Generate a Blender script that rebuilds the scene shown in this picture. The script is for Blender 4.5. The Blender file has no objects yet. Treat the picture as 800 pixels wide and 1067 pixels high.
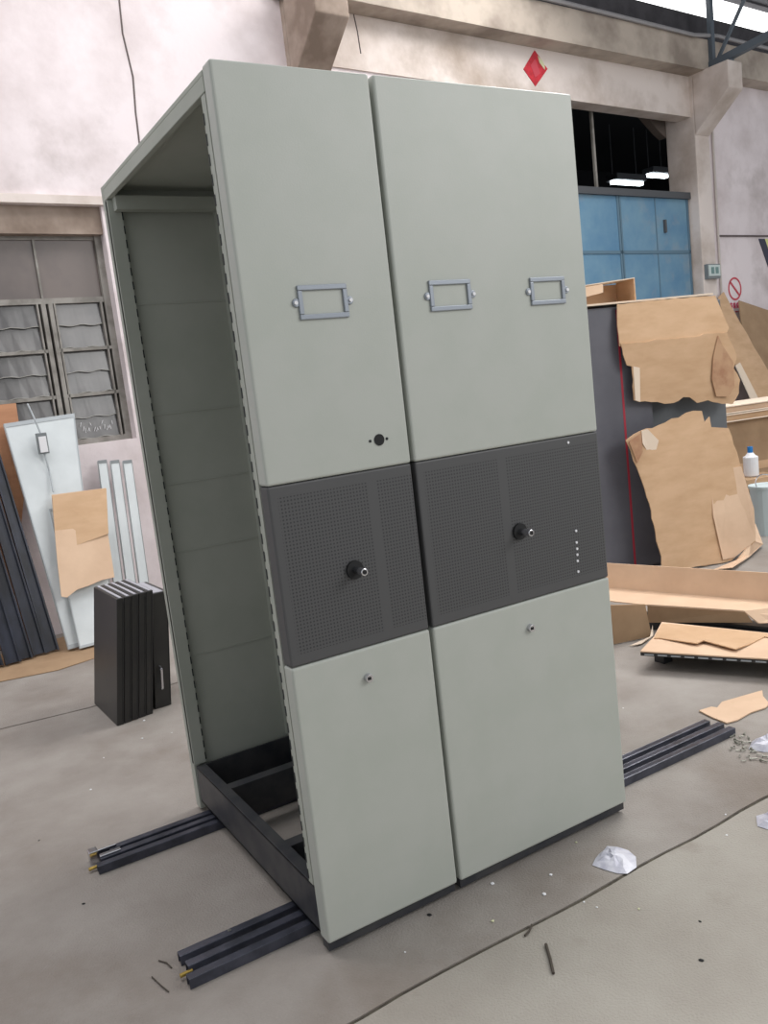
import bpy, bmesh, math, random
from mathutils import Vector, Matrix, noise
random.seed(4)
SC = bpy.context.scene
COL = SC.collection
pi = math.pi

# ------------------------------------------------------------------ materials
def srgb(r, g, b):
    f = lambda c: (c/255/12.92) if c/255 <= .04045 else ((c/255+.055)/1.055)**2.4
    return (f(r), f(g), f(b), 1)

def mat(name, col, rough=.6, metal=0, col2=None, scale=6, detail=4, lo=.4, hi=.62, bump=0, bscale=60, stretch=None,
        col3=None, scale3=1.2, lo3=.5, hi3=.75, spec=.5, emit=None, estr=0):
    m = bpy.data.materials.new(name); m.use_nodes = True
    nt = m.node_tree; N = nt.nodes; L = nt.links
    b = N['Principled BSDF']
    b.inputs['Base Color'].default_value = col
    b.inputs['Roughness'].default_value = rough
    b.inputs['Metallic'].default_value = metal
    b.inputs['Specular IOR Level'].default_value = spec
    tc = N.new('ShaderNodeTexCoord'); mp = N.new('ShaderNodeMapping')
    L.new(tc.outputs['Object'], mp.inputs['Vector'])
    if stretch: mp.inputs['Scale'].default_value = stretch
    out = None
    def layer(prev, c, sc, l, h, det):
        n = N.new('ShaderNodeTexNoise'); n.inputs['Scale'].default_value = sc; n.inputs['Detail'].default_value = det
        n.inputs['Roughness'].default_value = .6
        L.new(mp.outputs[0], n.inputs['Vector'])
        r = N.new('ShaderNodeMapRange'); r.inputs[1].default_value = l; r.inputs[2].default_value = h
        L.new(n.outputs[0], r.inputs[0])
        x = N.new('ShaderNodeMix'); x.data_type = 'RGBA'
        L.new(r.outputs[0], x.inputs[0])
        if prev is None: x.inputs[6].default_value = col
        else: L.new(prev, x.inputs[6])
        x.inputs[7].default_value = c
        return x.outputs[2]
    if col2: out = layer(None, col2, scale, lo, hi, detail)
    if col3: out = layer(out, col3, scale3, lo3, hi3, 6)
    if out: L.new(out, b.inputs['Base Color'])
    if bump:
        n = N.new('ShaderNodeTexNoise'); n.inputs['Scale'].default_value = bscale; n.inputs['Detail'].default_value = 4
        L.new(mp.outputs[0], n.inputs['Vector'])
        bp = N.new('ShaderNodeBump'); bp.inputs['Strength'].default_value = bump; bp.inputs['Distance'].default_value = .01
        L.new(n.outputs[0], bp.inputs['Height']); L.new(bp.outputs[0], b.inputs['Normal'])
    if emit:
        b.inputs['Emission Color'].default_value = emit; b.inputs['Emission Strength'].default_value = estr
    return m

def perforated(name, base, hole, pitch):
    m = bpy.data.materials.new(name); m.use_nodes = True
    nt = m.node_tree; N = nt.nodes; L = nt.links; b = N['Principled BSDF']
    b.inputs['Roughness'].default_value = .55
    tc = N.new('ShaderNodeTexCoord'); sp = N.new('ShaderNodeSeparateXYZ'); L.new(tc.outputs['Object'], sp.inputs[0])
    def mth(op, a, bb=None):
        n = N.new('ShaderNodeMath'); n.operation = op
        for i, v in enumerate((a, bb)):
            if v is None: continue
            if isinstance(v, (int, float)): n.inputs[i].default_value = v
            else: L.new(v, n.inputs[i])
        return n.outputs[0]
    fx = mth('SUBTRACT', mth('FRACT', mth('DIVIDE', sp.outputs[0], pitch)), .5)
    fz = mth('SUBTRACT', mth('FRACT', mth('DIVIDE', sp.outputs[2], pitch)), .5)
    d = mth('SQRT', mth('ADD', mth('MULTIPLY', fx, fx), mth('MULTIPLY', fz, fz)))
    h = mth('LESS_THAN', d, .27)
    # the holes fill two fields, with a plain margin round them
    inside = mth('MULTIPLY', mth('MULTIPLY', mth('GREATER_THAN', sp.outputs[2], .85), mth('LESS_THAN', sp.outputs[2], 1.26)), mth('GREATER_THAN', sp.outputs[0], .025))
    gap = mth('ADD', mth('LESS_THAN', sp.outputs[0], .285), mth('GREATER_THAN', sp.outputs[0], .315))
    h = mth('MULTIPLY', h, mth('MULTIPLY', inside, gap))
    x = N.new('ShaderNodeMix'); x.data_type = 'RGBA'; L.new(h, x.inputs[0])
    x.inputs[6].default_value = base; x.inputs[7].default_value = hole
    L.new(x.outputs[2], b.inputs['Base Color'])
    return m

M = {}
M['paint'] = mat('grey_green_paint', srgb(180,183,176), .42, col2=srgb(176,180,172), scale=5, bump=.04, bscale=220)
M['paint_in'] = mat('grey_green_paint_inner', srgb(172,175,166), .6, col2=srgb(164,168,158), scale=3)
M['perf'] = perforated('dark_perforated_steel', srgb(78,78,79), srgb(46,46,48), .0095)
M['dark'] = mat('dark_grey_steel', srgb(80,80,82), .5)
M['black'] = mat('black_painted_steel', srgb(34,35,38), .35, col2=srgb(48,48,50), scale=9)
M['slab'] = mat('black_slab_paint', srgb(30,30,31), .38, col2=srgb(40,40,38), scale=5, spec=.6)
M['slab_sheen'] = mat('painted_slab_sheen', srgb(172,172,180), .5)  # light grey stands in for sky reflected on glossy black paint
M['base'] = mat('base_frame_paint', srgb(44,46,52), .45, col2=srgb(62,62,64), scale=12)
M['rail'] = mat('rail_steel', srgb(78,80,92), .28, metal=.3, col2=srgb(60,62,72), scale=14)
M['chrome'] = mat('chrome', srgb(205,205,210), .18, metal=1)
M['holder'] = mat('label_holder_metal', srgb(150,156,164), .35, metal=.6)
M['brass'] = mat('brass', srgb(176,150,80), .35, metal=.8)
M['hole'] = mat('dark_hole', srgb(14,15,17), .7)
M['slot'] = mat('slot_dark', srgb(28,33,36), .7)
M['white'] = mat('white_plastic', srgb(232,232,235), .45)
M['bag'] = mat('translucent_white_plastic', srgb(214,214,224), .35, col2=srgb(190,190,204), scale=30)
M['plaster'] = mat('white_stained_plaster', srgb(232,222,224), .9, col2=srgb(204,192,192), scale=1.5, lo=.42, hi=.7, detail=7,
                   col3=srgb(150,138,132), scale3=1.0, lo3=.56, hi3=.85, bump=.3, bscale=14)
M['plaster_warm'] = mat('beam_plaster', srgb(222,211,205), .9, col2=srgb(182,167,156), scale=1.6, lo=.42, hi=.7, detail=7,
                   col3=srgb(150,135,120), scale3=.9, lo3=.56, hi3=.8, bump=.3, bscale=14)
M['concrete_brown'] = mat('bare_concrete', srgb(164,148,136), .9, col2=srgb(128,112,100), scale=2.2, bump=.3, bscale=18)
M['concrete_up'] = mat('grey_concrete_beam', srgb(186,174,162), .9, col2=srgb(142,130,120), scale=1.8, lo=.4, hi=.66, bump=.3, bscale=14)
M['soffit'] = mat('beam_soffit', srgb(150,134,118), .9, col2=srgb(122,108,94), scale=3)
M['floor'] = mat('concrete_floor', srgb(158,152,146), .75, col2=srgb(134,126,119), scale=2.2, lo=.36, hi=.7, detail=14,
                 col3=srgb(112,98,86), scale3=.9, lo3=.54, hi3=.8, bump=.35, bscale=150)
M['floor_light'] = mat('light_concrete_floor', srgb(166,161,152), .75, col2=srgb(148,141,132), scale=1.8, lo=.36, hi=.7, detail=10,
                 col3=srgb(128,118,106), scale3=2.5, lo3=.6, hi3=.8, bump=.35, bscale=150)
M['joint'] = mat('joint_dirt', srgb(66,60,52), .95, col2=srgb(92,86,74), scale=20)
M['dirt'] = mat('dirt_brown', srgb(96,82,70), .95)
M['card'] = mat('cardboard', srgb(206,172,138), .85, col2=srgb(192,157,122), scale=4, lo=.35, hi=.7, stretch=(1,1,3))
M['card2'] = mat('cardboard_pinkish', srgb(218,188,160), .85, col2=srgb(204,173,145), scale=4, lo=.35, hi=.7)
M['card3'] = mat('cardboard_brown', srgb(168,140,110), .85, col2=srgb(150,122,94), scale=4, lo=.35, hi=.7)
M['card_orange'] = mat('orange_brown_board', srgb(192,142,108), .8, col2=srgb(180,130,98), scale=3, stretch=(1,1,6))
M['card_edge'] = mat('cardboard_pale_edge', srgb(226,208,188), .85)
M['card_stain'] = mat('cardboard_red_stain', srgb(164,122,94), .85, col2=srgb(186,150,118), scale=7, lo=.4, hi=.62)
M['slate'] = mat('slate_grey_panel', srgb(98,98,106), .5, col2=srgb(88,88,96), scale=2)
M['slate_dark'] = mat('dark_slate_panel', srgb(104,108,112), .55, col2=srgb(94,98,102), scale=2)
M['red'] = mat('red_tape', srgb(168,44,62), .6)
M['redpaper'] = mat('red_paper', srgb(200,44,58), .7, col2=srgb(168,34,46), scale=14)
M['pale_paper'] = mat('pale_torn_paper', srgb(206,206,170), .8)
M['palepanel'] = mat('pale_grey_panel', srgb(206,212,214), .45, col2=srgb(196,202,204), scale=3)
M['palepanel_edge'] = mat('pale_panel_edge', srgb(170,176,180), .45)
M['blueblack'] = mat('blue_black_steel', srgb(44,48,62), .32, col2=srgb(28,30,38), scale=4, stretch=(3,3,.6))
M['door_blue'] = mat('faded_blue_door', srgb(112,148,170), .7, col2=srgb(86,128,160), scale=2.4, lo=.35, hi=.7, col3=srgb(138,148,156), scale3=1.6, lo3=.55, hi3=.72)
M['door_seam'] = mat('door_seam', srgb(90,118,136), .7)
M['header'] = mat('door_header', srgb(74,76,80), .6)
M['dark_room'] = mat('dark_hall', srgb(22,23,27), .9)
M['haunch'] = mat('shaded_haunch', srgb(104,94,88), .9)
M['frame'] = mat('window_frame_steel', srgb(146,142,136), .5, col2=srgb(118,114,108), scale=8)
M['slat'] = mat('louvre_glass', srgb(80,79,80), .2, col2=srgb(96,94,94), scale=3)
M['slat_edge'] = mat('louvre_glass_edge', srgb(140,138,132), .3)
M['painted_glass'] = mat('painted_glass', srgb(112,102,98), .4, col2=srgb(96,88,86), scale=2)
M['truss'] = mat('blue_grey_truss', srgb(84,94,104), .5)
M['pipe'] = mat('grey_pipe', srgb(150,148,150), .5)
M['eave'] = mat('dark_eave', srgb(74,72,76), .8, col2=srgb(60,58,62), scale=5)
M['roof'] = mat('roof_sheet', srgb(92,92,96), .7)
M['skylight'] = mat('bright_skylight', (1,1,1,1), .6, emit=(1,1,1,1), estr=2.2)
M['lamp'] = mat('lit_lamp', (1,1,1,1), .6, emit=(.85,.95,1,1), estr=6)
M['signred'] = mat('sign_red', srgb(196,70,84), .6)
M['signtext'] = mat('sign_text_red', srgb(206,60,96), .6)
M['socketface'] = mat('socket_face', srgb(196,208,206), .5)
M['greyplastic'] = mat('grey_plastic', srgb(120,126,128), .5)
M['greenmark'] = mat('green_grey_mark', srgb(108,138,136), .5)
M['navy'] = mat('navy_strip', srgb(36,38,62), .5)
M['yellow'] = mat('pale_yellow', srgb(222,222,150), .6)
M['blue'] = mat('bright_blue_plastic', srgb(30,120,190), .4)
M['conduit'] = mat('conduit', srgb(196,188,182), .6)
M['screw'] = mat('zinc_screw', srgb(150,150,140), .4, metal=.5)
M['wire'] = mat('dark_crack_wire', srgb(96,86,84), .8)
M['stick'] = mat('dark_stick', srgb(74,66,58), .8)
M['pale_sheet'] = mat('pale_blue_plastic', srgb(206,220,222), .5)

# ------------------------------------------------------------------ mesh helpers
class MB:
    def __init__(s): s.bm = bmesh.new()
    def hexa(s, c):
        v = [s.bm.verts.new(p) for p in c]
        for f in ((0,3,2,1),(4,5,6,7),(0,1,5,4),(1,2,6,5),(2,3,7,6),(3,0,4,7)): s.bm.faces.new([v[i] for i in f])
        return s
    def box(s, x0, x1, y0, y1, z0, z1):
        return s.hexa([(x0,y0,z0),(x1,y0,z0),(x1,y1,z0),(x0,y1,z0),(x0,y0,z1),(x1,y0,z1),(x1,y1,z1),(x0,y1,z1)])
    def prism(s, pts, vec):
        vec = Vector(vec); a = [Vector(p) for p in pts]
        v0 = [s.bm.verts.new(p) for p in a]; v1 = [s.bm.verts.new(p+vec) for p in a]
        s.bm.faces.new(v0[::-1]); s.bm.faces.new(v1)
        n = len(a)
        for i in range(n): s.bm.faces.new([v0[i], v0[(i+1)%n], v1[(i+1)%n], v1[i]])
        return s
    def cyl(s, a, b, r, seg=16, r2=None):
        a = Vector(a); b = Vector(b); d = b-a; r2 = r if r2 is None else r2
        q = d.to_track_quat('Z','Y'); rings = []
        for p, rr in ((a,r),(b,r2)):
            rings.append([s.bm.verts.new(p+q@Vector((rr*math.cos(2*pi*i/seg), rr*math.sin(2*pi*i/seg), 0))) for i in range(seg)])
        for i in range(seg):
            j = (i+1)%seg; s.bm.faces.new([rings[0][i],rings[0][j],rings[1][j],rings[1][i]])
        s.bm.faces.new(rings[0][::-1]); s.bm.faces.new(rings[1])
        return s
    def tube(s, pts, r, seg=8):
        for a, b in zip(pts, pts[1:]): s.cyl(a, b, r, seg)
        return s
    def build(s, name, m, parent=None, bevel=0, smooth=False, segs=2):
        bmesh.ops.recalc_face_normals(s.bm, faces=s.bm.faces)
        me = bpy.data.meshes.new(name); s.bm.to_mesh(me); s.bm.free()
        o = bpy.data.objects.new(name, me); COL.objects.link(o)
        me.materials.append(M[m] if isinstance(m, str) else m)
        if bevel:
            b = o.modifiers.new('bevel','BEVEL'); b.width = bevel; b.segments = segs; b.limit_method = 'ANGLE'; b.angle_limit = .6
        if smooth or bevel:
            for p in me.polygons: p.use_smooth = smooth
        if parent: o.parent = parent
        return o

def tag(o, label, cat, group=None, kind=None):
    o['label'] = label; o['category'] = cat
    if group: o['group'] = group
    if kind: o['kind'] = kind
    return o
def thing(name, label, cat, group=None, loc=(0,0,0), rz=0):
    o = bpy.data.objects.new(name, None); COL.objects.link(o); o.empty_display_size = .1
    o.location = loc; o.rotation_euler.z = rz
    return tag(o, label, cat, group)
def struct(o): o['kind'] = 'structure'; return o
def copy_tree(o, parent=None):
    c = o.copy(); COL.objects.link(c)
    if parent: c.parent = parent
    for ch in [k for k in bpy.data.objects if k.parent == o]: copy_tree(ch, c)
    return c

# ================================================================== CAMERA
YAW, PITCH, ROLL, FPX = -.5240, -.1441, .1156, 879.2
Rz = Matrix.Rotation(YAW, 3, 'Z'); Rx = Matrix.Rotation(PITCH, 3, 'X'); Ry = Matrix.Rotation(ROLL, 3, 'Y')
R = Rz @ Rx @ Ry
cam = bpy.data.cameras.new('camera'); camo = bpy.data.objects.new('camera', cam); COL.objects.link(camo)
X, F, U = R.col[0], R.col[1], R.col[2]
camo.matrix_world = Matrix(((X[0],U[0],-F[0],-.8013),(X[1],U[1],-F[1],-1.9511),(X[2],U[2],-F[2],1.4996),(0,0,0,1)))
cam.sensor_fit = 'HORIZONTAL'; cam.sensor_width = 36; cam.lens = FPX/800*36; cam.clip_start = .05; cam.clip_end = 200
SC.camera = camo

# ================================================================== FLOOR
def floor_piece(pts, m, name='floor'):
    return struct(MB().prism([(x,y,-.2) for x,y in pts], (0,0,.2)).build(name, m))
rnd = random.Random(2)
edge = []
x = -4
while x < 12:
    edge.append((x, -.235 + .012*noise.noise(Vector((x*2.3,0,0))) + .006*noise.noise(Vector((x*9,3,0))))); x += .12
edge.append((12, -.235))
E2 = [(x, y-.011-.005*abs(noise.noise(Vector((x*7,9,0))))) for x,y in edge]
floor_piece([(-4,-6),(12,-6)] + E2[::-1], 'floor_light')
j2 = [(-4,2.69),(-.5,2.705),(-.1,2.655),(.4,2.66),(12,2.7)]
floor_piece(edge + j2[::-1], 'floor')
floor_piece([(x,y+.014) for x,y in j2] + [(12,5.6),(-4,5.6)], 'floor')
struct(MB().prism([(x,y,-.05) for x,y in E2] + [(x,y,-.05) for x,y in edge[::-1]], (0,0,.046)).build('trim_1', 'joint'))
struct(MB().prism([(x,y,-.05) for x,y in j2] + [(x,y+.014,-.05) for x,y in j2[::-1]], (0,0,.046)).build('trim_2', 'joint'))

# ================================================================== WALL  (u along wall, v out of wall towards the room)
WA = .0777 + 0
WA = math.radians(4.449788)
UU = Vector((math.cos(WA), math.sin(WA), 0)); NN = Vector((-math.sin(WA), math.cos(WA), 0)); Y0 = 4.5
def w(u, v, z): return UU*u + NN*(Y0-v) + Vector((0,0,z))
def wbox(mb, u0, u1, v0, v1, z0, z1):
    return mb.hexa([w(u0,v1,z0),w(u1,v1,z0),w(u1,v0,z0),w(u0,v0,z0),w(u0,v1,z1),w(u1,v1,z1),w(u1,v0,z1),w(u0,v0,z1)])
def wob(name, m, boxes, parent=None, bevel=0):
    mb = MB()
    for b in boxes: wbox(mb, *b)
    return mb.build(name, m, parent, bevel)

# left bay (infilled, with window), right infill
struct(wob('wall_back', 'plaster', [
    (-3, 3.02, -.3, 0, 3.06, 6.2), (-3, 1.235, -.3, -.0, 0, 1.345), (1.235, 3.02, -.3, 0, 0, 3.06), (-3, -.9, -.3, 0, 1.345, 3.06),
    (8.78, 13, -.3, 0, 0, 4.9), (3.3, 5.2, -.3, -.02, 0, 4.28)]))
struct(wob('trim_3', 'plaster_warm', [(-3, 1.3, 0, .035, 3.06, 3.12)]))
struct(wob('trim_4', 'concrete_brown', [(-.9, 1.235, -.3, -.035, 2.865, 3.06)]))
# right bay lower beam, upper beam
struct(wob('trim_5', 'plaster_warm', [(3.3, 8.52, -.2, 0, 4.28, 4.76)]))
struct(wob('trim_6', 'concrete_up', [(3.3, 13, -.3, .22, 4.74, 5.08), (2.9, 3.3, -.3, .1, 4.74, 5.08)]))
struct(wob('wall_upper', 'eave', [(2.9, 13, -.3, -.1, 5.0, 5.52), (2.9, 13, -.3, -.1, 5.84, 6.6)]))
struct(wob('window_2', 'skylight', [(2.9, 13, -.28, -.2, 5.52, 5.84)]))
mb = MB(); mb.hexa([w(2.5,2.2,6.35), w(13,2.2,6.35), w(13,-.3,5.82), w(2.5,-.3,5.82), w(2.5,2.2,6.4), w(13,2.2,6.4), w(13,-.3,5.87), w(2.5,-.3,5.87)])
struct(mb.build('ceiling', 'roof'))
# pillars with corbels
def pillar(u0, u1, m):
    mb = MB(); wbox(mb, u0, u1, -.36, .05, 0, 4.9)
    prof = [(.05,4.06),(.52,4.45),(.52,4.75),(.05,4.75)]
    mb.prism([w(u0-.001,v,z) for v,z in prof], UU*(u1-u0+.002))
    o = mb.build('pillar', m, bevel=.012); return struct(o)
pillar(8.52, 8.80, 'plaster_warm')
pillar(2.98, 3.30, 'concrete_brown')
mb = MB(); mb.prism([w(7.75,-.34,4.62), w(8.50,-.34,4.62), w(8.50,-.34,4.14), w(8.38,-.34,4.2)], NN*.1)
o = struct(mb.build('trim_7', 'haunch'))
# dark hall beyond the opening
struct(wob('wall_hall_beyond', 'dark_room', [(3.0, 20, -9.2, -9, -.2, 7.5), (3.0, 20, -9, -.4, 6.5, 6.7), (19.8, 20, -9, -.4, -.2, 6.6), (2.9, 3.1, -9, -.4, -.2, 6.6), (3,20,-9,-.4,-.3,-.2)]))
def flamp(u0, u1, z, lab):
    t = thing('strip_lamp', lab, 'lamp', loc=w((u0+u1)/2, -6, z))
    mb = MB(); mb.hexa([Vector(p)-Vector(t.location) for p in [w(u0,-5.9,z-.05),w(u1,-5.9,z-.05),w(u1,-6,z-.05),w(u0,-6,z-.05),w(u0,-5.9,z+.02),w(u1,-5.9,z+.02),w(u1,-6,z+.02),w(u0,-6,z+.02)]]); mb.build('tube', 'lamp', t)
    mb = MB(); mb.hexa([Vector(p)-Vector(t.location) for p in [w(u0,-5.8,z+.02),w(u1,-5.8,z+.02),w(u1,-6.1,z+.02),w(u0,-6.1,z+.02),w(u0,-5.8,z+.14),w(u1,-5.8,z+.14),w(u1,-6.1,z+.14),w(u0,-6.1,z+.14)]]); mb.build('housing', 'header', t)
    for uu_ in (u0+.1, u1-.1): MB().cyl(Vector(w(uu_,-6,z+.14))-Vector(t.location), Vector(w(uu_,-6,6.5))-Vector(t.location), .01, 6).build('hanger', 'header', t)
flamp(14.4, 15.4, 5.32, 'bright strip lamp in the dark hall, the lower one nearest the thin post')
flamp(15.65, 16.3, 5.52, 'short bright strip lamp in the dark hall, the upper one near the pillar')
# blue doors
for u0, u1 in ((3.3, 5.2), (5.21, 7.2), (7.21, 8.5)):
    o = wob('door_1', 'door_blue', [(u0, u1, -.14, -.1, 0.02, 3.35)]); struct(o)
    k = wob('door_frame', 'door_seam', [(u0, u1, -.1, -.09, 2.71, 2.745), (u0, u1, -.1, -.09, 1.4, 1.43), (u0, u0+.025, -.1, -.09, .02, 3.35), (u1-.03, u1, -.1, -.09, .02, 3.35), ((u0+u1)/2, (u0+u1)/2+.015, -.1, -.094, .02, 3.35)], o)
MBo = MB(); wbox(MBo, 8.0, 8.03, -.1, -.07, 2.95, 3.1); k = MBo.build('door_handle', 'header', o)
struct(wob('trim_8', 'header', [(3.3, 8.56, -.16, -.06, 3.35, 3.425)]))
struct(wob('trim_9', 'frame', [(7.06, 7.09, -.3, -.27, 3.3, 4.5)]))
# crack lines / conduit / pipe
def wtube(pts, r): return MB().tube([w(*p) for p in pts], r, 6)
struct(wtube([(1.62,.0,4.7),(1.60,.0,4.3),(1.63,.0,4.0),(1.61,0,3.75),(1.60,.0,3.4)], .007).build('trim_10', 'wire'))
struct(wtube([(3.72,.0,4.74),(3.74,.0,4.6),(3.75,.0,4.42)], .006).build('trim_11', 'wire'))
tag(wtube([(3.3,.25,5.10),(6.16,.25,5.10),(8.3,.25,5.08),(8.75,.25,5.13),(13,.25,5.12)], .022).build('wall_pipe', 'pipe'), 'long thin grey pipe along top edge of upper concrete beam', 'pipe')
t = tag(wtube([(8.92,.02,0.8),(8.92,.02,4.6)], .014).build('vertical_conduit', 'conduit'), 'thin pale vertical conduit beside right pillar', 'conduit')
tag(wtube([(8.93,.012,2.90),(13,.012,2.92)], .011).build('horizontal_cable', 'wire'), 'thin dark horizontal cable crossing the right wall above the round sign', 'cable')
# roof truss at the right pillar
t = thing('roof_truss', 'blue-grey steel roof truss standing on the concrete bracket of the right pillar', 'roof truss', loc=w(8.64,.3,4.75))
tl = Vector(t.location)
def tb(name, a, b, r): 
    a = Vector(w(*a))-tl; b = Vector(w(*b))-tl
    d = (b-a).normalized(); q = d.to_track_quat('Z','Y'); mb = MB()
    c = [a+q@Vector((sx*r,sy*r,0)) for sx,sy in ((-1,-1),(1,-1),(1,1),(-1,1))]
    c2 = [p+(b-a) for p in c]; mb.hexa(c+c2); return mb.build(name, 'truss', t)
tb('post', (8.64,.25,4.77), (8.64,.25,5.95), .028)
tb('bottom_chord', (8.64,.18,4.79), (8.64,1.9,4.93), .04)
tb('diagonal_brace', (8.64,.32,4.83), (8.64,1.05,5.85), .016)
tb('base_plate', (8.64,.12,4.77), (8.64,.5,4.79), .035)
# red diamond poster
def wpoly(pts, v, th): 
    return MB().prism([w(u, v, z) for u, z in pts], -NN*th)
t = thing('diamond_poster', 'red diamond paper poster with torn corner on beam above cabinets', 'poster', loc=w(5.93,0,4.54))
def wchild(mb, name, m, t):
    o = mb.build(name, m); o.location = -Vector(t.location); o.parent = t; return o
wchild(wpoly([(5.936,4.716),(6.03,4.63),(6.0,4.60),(6.05,4.54),(6.07,4.585),(6.105,4.554),(5.906,4.365),(5.754,4.515)], .0, .006), 'poster_sheet', 'redpaper', t)
wchild(wpoly([(5.97,4.665),(6.03,4.63),(6.06,4.59),(6.06,4.54),(5.99,4.60)], .006, .004), 'torn_corner', 'pale_paper', t)
wchild(wpoly([(5.86,4.56),(5.93,4.63),(5.99,4.5),(5.91,4.45)], .006, .002), 'dark_character', M['signred'], t)
# prohibition sign
t = thing('prohibition_sign', 'red circle-and-slash sign with red characters on right wall', 'sign', loc=w(9.23,0,2.1))
mb = MB(); n_ = 40; cu, cz, ru, rz_ = 9.24, 2.245, .145, .145
for i in range(n_):
    a, b = 2*pi*i/n_, 2*pi*(i+1)/n_
    P = [(cu+r*math.cos(q), cz+r*math.sin(q)) for r, q in ((ru,a),(ru,b),(ru*.84,b),(ru*.84,a))]
    mb.prism([w(u,.004,z) for u,z in P], -NN*.004)
mb.prism([w(u,.004,z) for u,z in [(cu-.115,cz+.085),(cu-.095,cz+.105),(cu+.115,cz-.085),(cu+.095,cz-.105)]], -NN*.004)
wchild(mb, 'circle_and_slash', 'signred', t)
wchild(wpoly([(9.06,2.42),(9.42,2.42),(9.42,1.93),(9.06,1.93)], .0, .003), 'sign_backing', 'plaster', t)
mb = MB()
for k in range(4):
    u = 9.12+k*.07
    for (a,b,c,d) in ((0,.05,.0,.012),(0,.05,.035,.047),(.02,.03,-.02,.06),(0,.012,-.02,.04),(.04,.05,-.02,.03)):
        mb.prism([w(u+x_,.004,2.02+z_) for x_,z_ in ((a,c),(b,c),(b,d),(a,d))], -NN*.003)
wchild(mb, 'characters', 'signtext', t)
mb = MB()
for (a,b) in ((9.13,9.20),(9.22,9.28),(9.3,9.38)): mb.prism([w(u,.004,z) for u,z in ((a,1.95),(b,1.95),(b,1.965),(a,1.965))], -NN*.003)
wchild(mb, 'small_text_line', 'signred', t)
# socket box on pillar
t = thing('wall_switch_box', 'small pale switch box with two switches on right pillar', 'switch box', loc=w(8.66,.05,2.48))
wchild(wbox(MB(), 8.54, 8.80, .05, .10, 2.37, 2.545), 'box_body', 'greyplastic', t)
wchild(wbox(MB(), 8.555, 8.785, .10, .108, 2.40, 2.532), 'face_plate', 'socketface', t)
for k in (0,1): wchild(wbox(MB(), 8.60+k*.09, 8.65+k*.09, .108, .116, 2.43, 2.505), 'switch', 'greenmark', t)
# dark strip and yellow sheet high right edge
t = thing('wall_poster', 'white and yellow poster with slanted navy edge at right of the round sign', 'poster', loc=w(9.6,0,2.5))
wchild(wpoly([(9.98,2.87),(11.4,2.87),(11.4,2.2),(10.35,2.2)], 0, .004), 'poster_sheet', 'yellow', t)
wchild(wpoly([(9.84,2.87),(9.98,2.87),(10.35,2.2),(10.2,2.2)], 0, .008), 'slanted_strip', 'navy', t)

# left window
def window():
    f = wob('window_1', 'frame', [(-.9,1.235,-.16,-.11,2.385,2.425), (-.9,1.235,-.16,-.10,1.345,1.385), (1.185,1.235,-.16,-.10,1.385,2.865),
        (.72,.752,-.16,-.09,1.385,2.385), (.772,.802,-.16,-.09,1.385,2.385), (-.9,1.235,-.16,-.12,2.84,2.865),
        (.74,.755,-.15,-.12,2.425,2.84)])
    struct(f)
    wob('window_frame', 'frame', [(.80,1.19,-.15,-.095,2.035,2.058),(.80,1.19,-.15,-.095,1.70,1.725),(-.9,.72,-.15,-.095,2.035,2.058),(-.9,.72,-.15,-.095,1.70,1.725),
        (1.15,1.165,-.14,-.095,1.385,2.385),(.81,.822,-.14,-.095,1.385,2.385),(.69,.702,-.14,-.095,1.385,2.385),(.15,.19,-.15,-.095,1.385,2.385)], f)
    wob('upper_pane', 'painted_glass', [(-.9,.74,-.15,-.135,2.425,2.84),(.755,1.185,-.15,-.135,2.425,2.84)], f)
    wob('backing', 'dark_room', [(-.9,1.2,-.2,-.19,1.385,2.4)], f)
    for (a,b) in ((.19,.69),(.822,1.15),(-.9,.15)):
        for z0, z1 in ((1.385,1.70),(1.725,2.035),(2.058,2.385)):
            mb = MB(); me = MB(); h = (z1-z0)/2
            for k in range(2):
                zz = z0+k*h; n_ = 10
                for i in range(n_):
                    s0, s1 = a+(b-a)*i/n_, a+(b-a)*(i+1)/n_
                    wv = lambda s: .006*math.sin(s*38+k*1.7+z0*9)
                    P = [w(s0,-.118,zz+wv(s0)), w(s1,-.118,zz+wv(s1)), w(s1,-.136,zz+h*1.02), w(s0,-.136,zz+h*1.02)]
                    mb.prism(P, NN*.005)
                    P = [w(s0,-.112,zz+wv(s0)), w(s1,-.112,zz+wv(s1)), w(s1,-.113,zz+.005+wv(s1)), w(s0,-.113,zz+.005+wv(s0))]
                    me.prism(P, NN*.004)
            g = mb.build('louvre_pane', 'slat', f); me.build('glass_edge', 'slat_edge', g)
    # chalk-like scribbles on lowest right panes
    mb = MB(); r = random.Random(5)
    for k in range(16):
        u = .86+.016*k; z = 1.43+.015*r.random()+(.0 if k%5 else .04); 
        mb.cyl(w(u,-.105,z), w(u+.012*r.uniform(-1,1)+.004,-.105,z+.02+.015*r.random()), .0018, 5)
    mb.build('pale_scribble', 'white', f)
window()

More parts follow.
